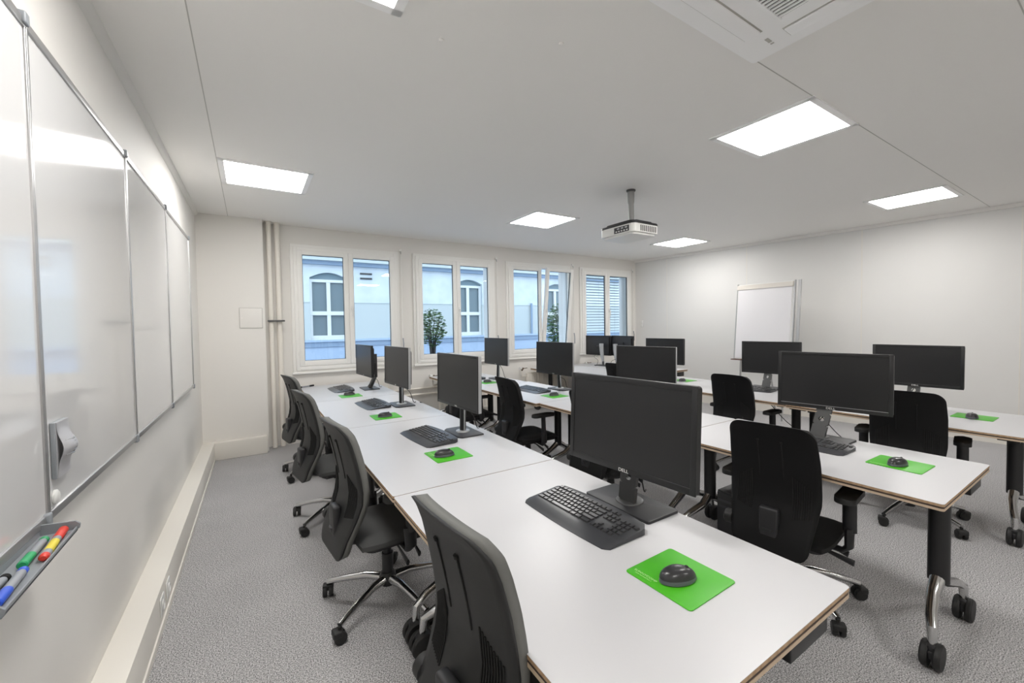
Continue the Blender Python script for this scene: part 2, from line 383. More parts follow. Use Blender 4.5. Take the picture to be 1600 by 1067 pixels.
for j, (a, b) in enumerate(RADS):
    rd = thing('radiator', ((a+b)/2, YW-.06, 0), 0, RLAB[j], 'radiator', 'radiators under the windows')
    h = (b-a)/2
    m_ = MB(); m_.box((-h, -.05, .16), (h, .02, .66), 'pipe', .008)
    for q in range(int((b-a)/.05)): m_.box((-h+.02+q*.05, -.056, .19), (-h+.045+q*.05, -.048, .63), 'pipe', .003)
    for sx in (-h+.12, h-.12): m_.box((sx-.02, .015, .30), (sx+.02, .0595, .50), 'pipe')
    m_.build('radiator_body', rd)
    m_ = MB(); xv = -h-.10 if j else h+.1; s_ = -1 if j else 1
    m_.tube([(s_*h, -.02, .60), (xv, -.02, .60), (xv, -.02, .70)], .011, 'pipe', 10); m_.tube([(xv, -.02, .70), (xv, -.02, .715), (xv+.03, -.02, .745)], .016, 'brass', 10)
    m_.tube([(xv+.02, -.03, .74), (xv+.09, -.05, .745)], .006, 'brass', 8); v = m_.build('valve', rd)
    m_ = MB(); m_.tube([(xv-.01, -.02, .742), (xv-.055, -.035, .742)], [.02, .024], 'white', 14); m_.build('thermostat_head', v)
m_ = MB()
for z in (.47, .56): m_.tube([(1.56, YW-.035, z), (2.41, YW-.035, z)], .014, 'pipe', 10)
tag(m_.build('supply_pipes'), 'pair of thin cream pipes running level along the wall below the windows', 'pipe')
# switch near the far right corner
sw = thing('light_switch', (rwx(5.98)-.001, 5.98, 1.48), 0, 'small white double switch plate at the far end of the right wall', 'switch')
m_ = MB(); m_.box((-.012, -.035, -.075), (0, .035, .075), 'white', .003); m_.build('switch_plate', sw)
m_ = MB(); m_.box((-.018, -.022, .012), (-.010, .022, .058), 'white', .002); m_.build('rocker', sw)
m_ = MB(); m_.box((-.018, -.022, -.058), (-.010, .022, -.012), 'white', .002); m_.build('rocker', sw)
# sockets in the left trunking
for j, y in enumerate((2.72, 2.88)):
    so = thing('power_socket', (lwx(y)+.112, y, .12), 0, ['white power socket in the left trunking, nearer the camera', 'white power socket in the left trunking, farther from the camera'][j], 'socket', 'sockets in the left trunking')
    m_ = MB(); m_.box((0, -.045, -.045), (.006, .045, .045), 'white', .003); m_.build('cover_plate', so)
    m_ = MB(); m_.lathe((0, 0, 0), [(.024, .004), (.027, .009), (.022, .012), (.019, .007)], 'white', 20, 'x'); m_.build('socket_ring', so)

# ------------------------------------------------------------------ ceiling lights, AC, projector, detectors
LPOS = [(.16, 4.30), (3.15, 4.31), (6.02, 4.38), (.24, 1.455), (3.15, 1.47), (6.14, 1.52), (.2, -1.4), (3.15, -1.4)]
LLAB = ['square ceiling light nearest the left wall and the windows', 'square ceiling light between the projector and the windows', 'square ceiling light in the far right corner behind the projector',
        'square ceiling light cut off by the top edge of the photo', 'large square ceiling light between the air conditioner and the projector', 'square ceiling light nearest the right wall',
        'square ceiling light behind the camera on the left', 'square ceiling light behind the camera in the middle', 'square ceiling light behind the camera on the right']
L0 = None
for i, (x, y) in enumerate(LPOS):
    if L0 is None:
        L0 = thing('ceiling_light', (x, y, ZC))
        m_ = MB(); a, b = .335, .295
        for q in range(4):
            T_ = Matrix.Rotation(q*PI/2, 4, 'Z'); m_.box((-a, b, -.007), (a, a, 0), 'offw', 0, T_)
        m_.build('frame', L0)
        m_ = MB(); m_.box((-.296, -.296, -.0055), (.296, .296, -.001), 'panel'); m_.build('diffuser', L0); o = L0
    else:
        o = dup(L0); o.location = (x, y, ZC)
    tag(o, LLAB[i], 'ceiling light', 'square ceiling lights')
ac = thing('air_conditioner', (1.68, .665, ZC), 0, 'white square cassette air conditioner set in the ceiling with central grille', 'air conditioner')
m_ = MB(); hw = .475
m_.prism(rrect(hw, hw, .02), -.032, 0, 'offw', bev=.0)
m_.build('panel', ac)
m_ = MB(); m_.prism(rrect(.27, .27, .012), -.040, -.030, 'offw'); m_.build('grille_frame', ac)
m_ = MB(); m_.box((-.235, -.235, -.0415), (.235, .235, -.0395), 'neck'); m_.build('grille_backing', ac)
m_ = MB()
for q in range(22): m_.box((-.235+.0215*q, -.235, -.047), (-.235+.0215*q+.009, .235, -.0405), 'offw')
for q in (-.12, 0, .12): m_.box((-.235, q-.004, -.048), (.235, q+.004, -.046), 'offw')
for s_ in (-1, 1): m_.box((-.245, s_*.24-.006, -.048), (.245, s_*.24+.006, -.040), 'offw')
m_.build('grille', ac)
for q in range(4):
    m_ = MB(); T_ = Matrix.Rotation(q*PI/2, 4, 'Z')
    m_.box((-.27, .325, -.0335), (.27, .405, -.031), 'seam', 0, T_); m_.box((-.265, .330, -.041), (.265, .400, -.0335), 'offw', .004, T_)
    m_.build('louvre', ac)
m_ = MB(); m_.box((.335, .335, -.034), (.375, .350, -.0325), 'seam'); m_.box((.385, .335, -.034), (.395, .35, -.0325), 'seam'); m_.build('indicator', ac)
for j, (x, y) in enumerate(((.78, 1.833), (1.268, 1.563))):
    m_ = MB(); m_.lathe((x, y, ZC), [(.012, 0), (.012, -.004), (.007, -.007)], 'ceiling', 20)
    tag(m_.build('round_fitting'), ['tiny round ceiling fitting, left one of the two', 'tiny round ceiling fitting nearer the air conditioner'][j], 'ceiling fitting', 'tiny round ceiling fittings')
pj = thing('projector', (3.215, 2.93, ZC), 0, 'white and black projector hanging from the ceiling on a grey pole', 'projector')
m_ = MB(); m_.lathe((0, -.03, 0), [(.045, 0), (.045, -.012), (.034, -.02)], 'neck', 24); m_.tube([(0, -.03, -.015), (0, -.03, -.12), (0, -.03, -.14), (.005, -.03, -.33)], [.034, .032, .027, .026], 'pole', 20); m_.build('pole', pj)
m_ = MB(); m_.box((-.09, -.10, -.335), (.12, .10, -.325), 'plast', .004); m_.lathe((.01, -.02, 0), [(.14, -.36), (.10, -.335), (.04, -.325)], 'plast', 24)
for dx, dy in ((-.13, .16), (-.13, -.12), (.14, -.12), (.14, .16)): m_.tube([(.01, 0, -.335), (dx, dy, -.355)], .012, 'plast', 8)
m_.build('mount', pj)
m_ = MB(); bev = rrect(.185, .225, .05, 6)
m_.prism(bev, -.455, -.375, 'white', bev=0); m_.prism(rrect(.165, .205, .045, 6), -.475, -.455, 'white')
m_.build('projector_body', pj)
m_ = MB(); m_.prism(rrect(.187, .227, .05, 6), -.377, -.356, 'plast', bev=.008); m_.prism(rrect(.155, .19, .05, 6), -.357, -.336, 'plast', bev=.01); m_.build('top_cover', pj)
m_ = MB(); m_.box((-.1875, -.17, -.445), (-.184, .02, -.39), 'plast2')
for q in range(5): m_.box((-.190, -.155+q*.034, -.437), (-.185, -.137+q*.034, -.425), 'white'); 
for q in range(3): m_.box((-.190, -.15+q*.05, -.412), (-.185, -.12+q*.05, -.398), 'silver')
m_.build('connector_panel', pj)
m_ = MB()
for q in range(9): m_.box((-.09+q*.026, -.2275, -.445), (-.078+q*.026, -.222, -.39), 'neck')
m_.build('vent', pj)
m_ = MB(); m_.lathe((0, .10, -.415), [(.035, .18), (.035, .20), (.028, .196)], 'lens', 20, 'x'); m_.build('lens', pj)

# ------------------------------------------------------------------ whiteboards on the left wall
BY_ = [(.68, 1.754), (1.754, 2.815), (2.815, 3.88), (3.88, 5.07)]
BLAB = ['white board panel cut off by the left edge of the photo, above the pen tray', 'white board panel with the grey eraser stuck on it', 'third white board panel from the camera on the left wall', 'white board panel nearest the windows on the left wall']
def bx_(y): return lwx(y) + .012
bz0, bz1 = .962, 2.368
for i, (a, b) in enumerate(BY_):
    wb = thing('whiteboard', (bx_((a+b)/2), (a+b)/2, bz0), math.atan(-.0115), BLAB[i], 'whiteboard', 'whiteboard panels along the left wall')
    h = (b-a)/2; H = bz1-bz0
    m_ = MB(); m_.box((-.0, -h+.004, .006), (.016, h-.004, H-.006), 'board'); m_.build('board_surface', wb)
    m_ = MB(); m_.box((-.004, -h, H-.016), (.022, h, H+.010), 'alu', .003); m_.box((-.004, -h, -.012), (.022, h, .014), 'alu', .003)
    for s_ in (-1, 1): m_.box((-.004, s_*h-(.011 if s_ > 0 else 0), 0), (.021, s_*h+(.011 if s_ < 0 else 0), H), 'alu', .002)
    m_.build('frame', wb)
    m_ = MB(); m_.box((-.002, h-.03, H-.012), (.030, h-.001, H+.022), 'tray', .005); m_.build('corner_clip', wb); m_ = MB(); m_.box((-.002, h-.03, -.022), (.028, h-.001, .016), 'tray', .005); m_.build('corner_clip', wb)
# eraser
er = thing('board_eraser', (bx_(1.84)+.0165, 1.84, 1.145), math.atan(-.0115), 'grey ribbed board eraser sticking to the second whiteboard panel', 'eraser')
m_ = MB(); m_.box((0, -.05, -.085), (.012, .05, .085), 'tray', .003); m_.build('felt_pad', er)
m_ = MB()
def ef(u, v):
    z = -.083+.166*u; s_ = math.exp(-((z-.005)/.036)**2); y = (-.047+.094*v)
    return (.012 + 0.002 + .030*s_*(1-abs(2*v-1)**2.5*.55), y*(.55+.45*abs(math.cos(u*PI))**.7 if 0 else 1), z)
m_.grid(ef, 33, 11, 'eraser')
m_.box((.010, -.047, -.083), (.0145, .047, .083), 'eraser')
m_.build('grip', er)
m_ = MB()
for q in range(6): m_.tube([(.034-.0025*abs(q-2.5), -.034, -.018+q*.009), (.044-.0025*abs(q-2.5), 0, -.018+q*.009), (.034-.0025*abs(q-2.5), .034, -.018+q*.009)], .0022, 'alu', 6)
m_.build('grip_ribs', er)
m_ = MB(); m_.lathe((bx_(1.805)+.0165, 1.805, 1.005), [(.021, 0), (.021, .005), (.015, .009)], 'white', 24, 'x')
tag(m_.build('board_magnet'), 'round white magnet at the lower corner of the second whiteboard panel', 'magnet')
# pen tray
ty0, ty1 = 1.25, 1.690
tr = thing('pen_tray', (bx_(1.47)+.018, (ty0+ty1)/2, .930), 0, 'grey plastic pen tray clipped below the nearest whiteboard panel', 'tray')
hh = (ty1-ty0)/2
m_ = MB(); m_.box((0, -hh, 0), (.078, hh, .004), 'tray'); m_.box((0, -hh, 0), (.004, hh, .032), 'tray'); m_.box((.074, -hh, 0), (.078, hh, .012), 'tray', .001)
m_.build('tray_body', tr)
for s_ in (-1, 1):
    m_ = MB(); pr_ = [(0, 0), (.070, 0), (.082, .006), (.084, .018), (.074, .028), (0, .034)]
    m_.prism(pr_, -.003, .003, 'tray', Matrix(((1,0,0,0),(0,0,1,s_*hh),(0,1,0,0),(0,0,0,1)))); m_.build('end_cap', tr)
def pen(x, y, cap, rot, label, body='pgrey', lab=None, capend=1):
    p = thing('marker_pen', (x, y, .9447), rot, label, 'marker pen', 'marker pens')
    m_ = MB(); m_.lathe((0, 0, 0), [(.006, -.068), (.0085, -.066), (.0085, .03), (.007, .034)], body, 16, 'y'); m_.build('barrel', p)
    m_ = MB(); m_.lathe((0, 0, 0), [(.0088, .018*capend+ (0 if capend > 0 else -.035)), (.0095, .02 if capend > 0 else -.05), (.0095, .066 if capend > 0 else -.06), (.007, .069 if capend > 0 else -.069)] if capend > 0 else [(.007, -.071), (.0092, -.069), (.0092, -.03), (.0088, -.028)], cap, 16, 'y'); m_.build('cap', p)
    m_ = MB(); e = -.069 if capend > 0 else .034
    m_.lathe((0, 0, 0), [(.005, e-.004), (.0087, e), (.0087, e+.008)], cap, 16, 'y'); m_.build('end_plug', p)
    if lab:
        m_ = MB(); m_.lathe((0, 0, 0), [(.0087, -.045), (.0088, -.044), (.0088, .002), (.0087, .003)], lab, 16, 'y'); m_.build('label_wrap', p)
    p.scale = (1.1, 1.33, 1.1)
    return p
xt = bx_(1.47)+.018
pen(xt+.060, 1.585, 'red', R(4), 'grey marker pen with red cap and yellow label at the far end of the tray', lab='yellow', capend=1)
pen(xt+.034, 1.565, 'pgreen', R(2), 'grey marker pen with green cap in the tray', capend=-1)
pen(xt+.052, 1.385, 'blue', R(3), 'grey marker pen with blue cap at the near end of the tray', capend=-1)
pen(xt+.026, 1.365, 'slot', R(-2), 'grey marker pen with black cap beside the tray back', capend=-1)

# ------------------------------------------------------------------ flipchart
fx, fy = 6.62, 3.38
fc = thing('flipchart', (fx, fy, 0), 0, 'flipchart easel with blank white paper against the right wall', 'flipchart')
T_ = Matrix.Rotation(R(6), 4, 'Z') @ Matrix.Rotation(R(5), 4, 'Y') 
fc.rotation_euler = (0, 0, R(-2))
m_ = MB(); W2 = .43; zb, zt = .90, 2.09
def L_(z): return .11*(z-.9)/1.2
def fbox(m_, y0, y1, z0, z1, t0, t1, key):
    vs = [(L_(z)+t, y, z) for z in (z0, z1) for y in (y0, y1) for t in (t0, t1)]
    v = [m_.bm.verts.new(p) for p in vs]
    for q in ((0,1,3,2),(4,6,7,5),(0,4,5,1),(2,3,7,6),(0,2,6,4),(1,5,7,3)): m_._f([v[i_] for i_ in q], key)
fbox(m_, -W2, W2, zb, zt, 0, .02, 'white'); m_.build('board', fc)
for y_a, y_b, t_a, t_b in ((-W2-.012, -W2, -.004, .028), (W2, W2+.012, -.004, .028), (-W2-.07, -W2-.03, .04, .06)):
    m_ = MB(); fbox(m_, y_a, y_b, zb-.01, zt+.01, t_a, t_b, 'alu'); m_.build('side_rail', fc)
m_ = MB(); fbox(m_, -W2+.03, W2-.02, zb+.012, zt-.075, -.012, -.001, 'paper'); m_.build('paper_pad', fc)
m_ = MB(); fbox(m_, -W2+.01, W2, zt-.082, zt-.012, -.022, -.001, 'bar'); m_.build('clamp_bar', fc)
m_ = MB(); fbox(m_, -W2-.01, W2+.03, zb-.022, zb-.008, -.055, .02, 'brown'); m_.build('pen_ledge', fc)
for y in (-.33, .33):
    m_ = MB(); m_.tube([(.03, y, zb+.2), (-.04, y, .012)], .014, 'alu', 10); m_.build('leg', fc)
m_ = MB(); m_.tube([(.10, 0, 1.5), (.42, 0, .012)], .014, 'alu', 10); m_.build('leg', fc)

# ------------------------------------------------------------------ tables
TZ = .74
def make_table(W, L):
    t = thing('table', (0, 0, 0))
    m_ = MB(); o = rrect(W/2, L/2-.0030, .012, 4)
    m_.prism(o, TZ-.0012, TZ, 'lam'); m_.prism(o, TZ-.0115, TZ-.0012, 'ply'); o2 = rrect(W/2-.0015, L/2-.0045, .012, 4)
    m_.prism(o2, TZ-.020, TZ-.0115, 'plyd'); m_.prism(o, TZ-.030, TZ-.020, 'plyl')
    m_.build('tabletop', t)
    for s_ in (-1, 1):
        ly = s_*(L/2-.085)
        lx = -.085
        m_ = MB()
        m_.prism([(lx+.034*math.cos(a_), ly+.040*math.sin(a_)) for a_ in [2*PI*q/20 for q in range(20)]], .27, TZ-.031, 'black', smooth=True); m_.build('leg', t)
        m_ = MB()
        m_.box((lx-.075, ly-.03, TZ-.105), (lx-.032, ly+.03, TZ-.055), 'black', .006); m_.box((lx+.032, ly-.03, TZ-.105), (lx+.075, ly+.03, TZ-.055), 'black', .006)
        m_.lathe((lx, ly, TZ-.085), [(.02, -.046), (.02, .046)], 'silver', 14, 'y'); m_.build('bracket', t)
        m_ = MB()
        for q in (-1, 1):
            m_.tube([(lx, ly, .30), (lx+q*.012, ly, .285), (lx+q*.09, ly, .235), (lx+q*.20, ly+s_*.02, .20), (lx+q*.255, ly+s_*.035, .172), (lx+q*.262, ly+s_*.038, .10)], [.030, .029, .025, .022, .019, .016], 'chrome', 14)
        m_.build('foot', t)
        ly0 = ly
        for q in (-1, 1):
            m_ = MB(); cx = lx+q*.262; ly = s_*(L/2-.047)
            for d in (-.021, .021): m_.lathe((cx, ly+d, .056), [(.028, -.014), (.050, -.013), (.056, -.006), (.056, .006), (.050, .013), (.028, .014)], 'rubber', 20, 'y')
            m_.lathe((cx, ly, .080), [(.020, -.02), (.032, 0), (.030, .022), (.012, .03)], 'plast', 16)
            m_.box((cx-.035, ly-.010, .05), (cx+.02, ly+.010, .085), 'plast', .005); m_.build('caster', t)
        m_ = MB(); m_.box((.15, s_*(L/2-.025), TZ-.105), (.36, s_*(L/2-.12), TZ-.031), 'black', .003); m_.build('end_bracket', t)
    m_ = MB(); m_.box((-.11, -L/2+.10, TZ-.10), (-.05, L/2-.10, TZ-.04), 'black', .004)
    for s_ in (-1, 1): m_.box((-W/2+.09, s_*(L/2-.13), TZ-.055), (W/2-.09, s_*(L/2-.07), TZ-.031), 'black', .003)
    m_.build('under_frame', t)
    return t
ORD = ['nearest the camera', 'second from the camera', 'third from the camera', 'farthest, at the window wall']
def put_row(row, spec, W, nm):
    protos = {}
    for i, (xa, y0, y1) in enumerate(spec):
        L = round(y1-y0, 3)
        if L not in protos: t = make_table(W, L); protos[L] = t
        else: t = dup(protos[L])
        t.location = (xa+W/2, (y0+y1)/2, 0)
        tag(t, 'white table with dark wheeled legs in the %s, %s' % (nm, ORD[i]), 'table', 'white flip-top tables')
put_row(1, [(.515, .47, 1.86), (.515, 1.86, 3.325), (.515, 3.325, 4.70), (.515, 4.70, 6.075)], .90, 'left table row')
put_row(2, [(2.350, .47, 1.80), (2.325, 1.80, 3.27), (2.285, 3.27, 4.62), (2.245, 4.62, 6.02)], .83, 'middle table row')
put_row(3, [(4.06, .46, 1.86), (4.09, 1.86, 3.26), (4.10, 3.26, 4.66), (4.10, 4.66, 6.03)], .93, 'third table row')
t4 = make_table(.86, 1.86); t4.location = (5.05+.43, 4.16+.93, 0)
tag(t4, 'white table in the far corner carrying two monitors seen from behind', 'table')

# ------------------------------------------------------------------ chairs
def make_chair(drop, dark):
    sh, fa, st = ('mesh', 'fabricb', 'fabricb') if dark else ('shell', 'fabric', 'seatf')
    c = thing('office_chair', (0, 0, 0))
    d = -drop
    # back profile (z, x): from bottom to top
    prof = [(.375, -.300), (.46, -.285), (.52, -.265), (.58, -.243), (.64, -.225), (.70, -.222), (.77, -.230), (.85, -.245), (.93, -.263), (.98, -.280), (1.025, -.305)]
    def px(z):
        for (a, xa), (b, xb) in zip(prof, prof[1:]):
            if z <= b: 
                u = max(0, (z-a)/(b-a)); return xa+(xb-xa)*u
        return prof[-1][1]
    zlo, zhi = .375, 1.025
    def hw(z):   # half width
        b_ = .175 + .035*min(1, max(0, (z-.40)/.25)) - .012*max(0, (z-.85)/.17)
        rt = .060
        if z > zhi-rt: u = (z-(zhi-rt))/rt; b_ -= rt*(1-math.sqrt(max(0, 1-u*u)))
        rb = .05
        if z < zlo+rb: u = ((zlo+rb)-z)/rb; b_ -= rb*(1-math.sqrt(max(0, 1-u*u)))
        return b_
    def zs(u):
        return zlo+(zhi-zlo)*(.5-.5*math.cos(PI*u)) if 0 else zlo+(zhi-zlo)*(u*1.0)
    us = [0, .012, .03, .055, .075] + [.1+.8*i/18 for i in range(19)] + [.92, .94, .955, .97, .98, .988, .994, .998, 1.0]
    def surf(off, ins):
        def fn(i_, j_):
            z = zlo+ins+(zhi-zlo-2*ins)*us[i_]; y = (hw(z)-ins)*(2*j_/16-1)
            wrap = .024*(abs(y)/.21)**2.2*(1 if z > .55 else max(0, (z-.36)/.19))
            return (px(z)+wrap+off, y, z+d+ .010*(1-(y/.21)**2)*max(0, (z-.8)/.22))
        return fn
    def slab(name, o0, o1, key, ins0, ins1, parent):
        m_ = MB(); A, B = surf(o0, ins0), surf(o1, ins1)
        n_ = len(us)
        ga = [[m_.bm.verts.new(A(i_, j_)) for j_ in range(17)] for i_ in range(n_)]
        gb = [[m_.bm.verts.new(B(i_, j_)) for j_ in range(17)] for i_ in range(n_)]
        for i_ in range(n_-1):
            for j_ in range(16):
                m_._f([ga[i_][j_], ga[i_][j_+1], ga[i_+1][j_+1], ga[i_+1][j_]], key, True); m_._f([gb[i_][j_], gb[i_+1][j_], gb[i_+1][j_+1], gb[i_][j_+1]], key, True)
        for i_ in range(n_-1):
            m_._f([ga[i_][0], ga[i_+1][0], gb[i_+1][0], gb[i_][0]], key, True); m_._f([ga[i_][16], gb[i_][16], gb[i_+1][16], ga[i_+1][16]], key, True)
        for j_ in range(16):
            m_._f([ga[0][j_], gb[0][j_], gb[0][j_+1], ga[0][j_+1]], key, True); m_._f([ga[-1][j_], ga[-1][j_+1], gb[-1][j_+1], gb[-1][j_]], key, True)
        o_ = m_.build(name, parent, sharp=False); return o_
    bk = slab('backrest', 0, .010, sh, 0, 0, c)
    slab('back_cushion', .0095, .046, fa, .002, .010, c)
    # slots, louvre panel, and rear spine on the shell
    for y in (-.055, .055):
        m_ = MB(); zz = [.74, .78, .82, .86, .90, .935]
        m_.tube([(px(z)+.024*(abs(y)/.21)**2.2-.0005, y, z+d) for z in zz], .0028, 'slot', 6); m_.tube([(px(.935)+.0005, y, .935+d), (px(.945)+.0005, y, .945+d)], .006, 'slot', 8)
        m_.build('slot', bk)
    for s_ in (-1, 1):
        m_ = MB()
        for q in range(9):
            y = s_*(.095+.0095*q); za, zb_ = .56+.002*q, .77-.007*q
            m_.tube([(px(z)+.024*(abs(y)/.21)**2.2-.001, y, z+d) for z in (za, .62, .68, zb_)], .0030, 'slot', 5)
        m_.build('louvre', bk)
    m_ = MB(); m_.box((-.285, -.045, .44+d), (-.245, .045, .60+d), 'plast', .012)
    m_.tube([(-.262, 0, .50+d), (-.24, 0, .42+d), (-.14, 0, .385+d), (-.04, 0, .385+d)], [.035, .035, .032, .03], 'plast', 10, flat=1.2); m_.build('back_bracket', c)
    m_ = MB(); m_.lathe((-.235, 0, .475+d), [(.030, .185), (.038, .19), (.038, .225), (.030, .232)], 'rubber', 16, 'y'); m_.build('height_knob', c)
    # seat
    m_ = MB()
    def sf(top):
        def fn(u, v):
            x = -.20+.47*u; y0_ = .235*(1-.10*(2*u-1)**4); y = y0_*(2*v-1)
            r_ = min(1, (1-abs(2*v-1)**6))*min(1, (1-abs(2*u-1)**8))
            z = .455 - .028*max(0, u-.72)/.28*max(0, u-.72)/.28*1.6 + .012*abs(2*v-1)**2
            return (x, y, (z - .03*(1-r_) + d) if top else (.402+d+.012*(1-r_)))
        return fn
    ga = m_.grid(sf(True), 17, 17, st); gb = m_.grid(sf(False), 17, 17, st)
    for q in range(16):
        m_._f([ga[0][q], ga[0][q+1], gb[0][q+1], gb[0][q]], st, True); m_._f([ga[16][q], gb[16][q], gb[16][q+1], ga[16][q+1]], st, True)
        m_._f([ga[q][0], gb[q][0], gb[q+1][0], ga[q+1][0]], st, True); m_._f([ga[q][16], ga[q+1][16], gb[q+1][16], gb[q][16]], st, True)
    m_.build('seat', c)
    m_ = MB(); m_.prism(rrect(.20, .20, .05, 5, .03, 0), .385+d, .404+d, 'plast'); m_.box((-.12, -.075, .335+d), (.13, .075, .386+d), 'plast', .012); m_.build('mechanism', c)
    for y, x, l in ((-.10, .08, .16), (-.10, .0, .20)):
        m_ = MB(); m_.tube([(x, y+.03, .36+d), (x, y-.06, .355+d), (x-.01, y-l, .335+d)], [.006, .008, .017], 'plast', 8, flat=.5); m_.build('lever', c)
    for s_ in (-1, 1):
        m_ = MB(); m_.tube([(.02, s_*.12, .378+d), (.02, s_*.245, .372+d), (.02, s_*.272, .40+d), (.015, s_*.275, .50+d)], [.014, .015, .019, .021], 'plast', 10, flat=1.6)
        m_.tube([(.015, s_*.275, .48+d), (.01, s_*.275, .655+d)], .017, 'plast', 10, flat=1.8); a_ = m_.build('armrest', c)
        m_ = MB(); m_.prism([(.01+x_, s_*.275+y_) for x_, y_ in rrect(.125, .045, .04, 6)], .655+d, .683+d, 'rubber', bev=.008); m_.build('arm_pad', a_)
    m_ = MB(); m_.tube([(0, 0, .15), (0, 0, .26)], .030, 'plast', 18); m_.tube([(0, 0, .26), (0, 0, .345+d)], .022, 'plast', 18); m_.lathe((0, 0, 0), [(.036, .085), (.046, .10), (.046, .135), (.034, .155)], 'plast', 20); m_.build('gas_column', c)
    for q in range(5):
        a_ = 2*PI*q/5 + R(18 if dark else -7); ca, sa = math.cos(a_), math.sin(a_)
        m_ = MB(); 
        m_.tube([(ca*r_, sa*r_, z_) for r_, z_ in ((.035, .122), (.12, .128), (.22, .112), (.31, .092), (.345, .082))], [.024, .020, .017, .015, .015], 'chrome', 10); m_.build('base_arm', c)
        m_ = MB(); ox, oy = ca*.345, sa*.345
        b_ = a_ + R(40+q*37); T2 = Matrix.Translation((ox, oy, 0)) @ Matrix.Rotation(b_, 4, 'Z')
        for dd in (-.016, .016):
            ring = []
            for rr_, hh_ in ((.018, -.011), (.028, -.010), (.030, -.004), (.030, .004), (.028, .010), (.018, .011)):
                ring.append([m_.bm.verts.new(T2 @ Vector((rr_*math.cos(t), dd+hh_, .030+rr_*math.sin(t)))) for t in [2*PI*w_/16 for w_ in range(16)]])
            for r0, r1 in zip(ring, ring[1:]):
                for w_ in range(16): m_._f([r0[w_], r0[(w_+1) % 16], r1[(w_+1) % 16], r1[w_]], 'rubber', True)
            m_._f(ring[0], 'rubber'); m_._f(ring[-1], 'rubber')
        m_.box((-.033, -.028, .034), (.012, .028, .066), 'rubber', .008, T2); m_.tube([(ox, oy, .05), (ox, oy, .078)], .009, 'rubber', 8)
        m_.build('caster', c)
    return c
CH = {}
def chair(x, y, rz, drop, dark, label, group):
    k_ = (drop, dark)
    if k_ not in CH: CH[k_] = make_chair(drop, dark); o_ = CH[k_]
    else: o_ = dup(CH[k_])
    o_.location = (x, y, 0); o_.rotation_euler = (0, 0, R(rz))
    tag(o_, label, 'chair', group)
G1 = 'office chairs along the left table row'; G2 = 'office chairs between the middle tables'; G3 = 'office chairs at the third table row'
chair(.665, 1.00, 4, 0, False, 'dark grey office chair nearest the camera, cut off at the bottom', G1)
chair(.60, 2.31, 6, 0, False, 'dark grey office chair second from the camera in the left row', G1)
chair(.56, 3.56, 9, 0, False, 'dark grey office chair third from the camera in the left row', G1)
chair(.56, 4.80, 10, 0, False, 'dark grey office chair farthest back in the left row by the pipes', G1)
chair(2.475, 1.12, 7, .055, True, 'black office chair nearest the camera behind the near monitor table', G2)
chair(2.42, 2.42, 2, .055, True, 'black office chair hidden behind the large near monitor', G2)
chair(2.38, 3.56, -2, .055, True, 'black office chair with upright back beside the middle row mouse mat', G2)
chair(2.37, 4.85, -2, .055, True, 'black office chair mostly hidden behind the second monitor of the left row', G2)
chair(4.17, 1.03, 9, .045, True, 'black office chair on the right behind the widest middle row monitor', G3)
chair(4.23, 2.33, 0, .055, True, 'black office chair in front of the flipchart side of the third row', G3)
chair(4.26, 3.88, -2, .055, True, 'black office chair peeking out behind the second middle row monitor', G3)

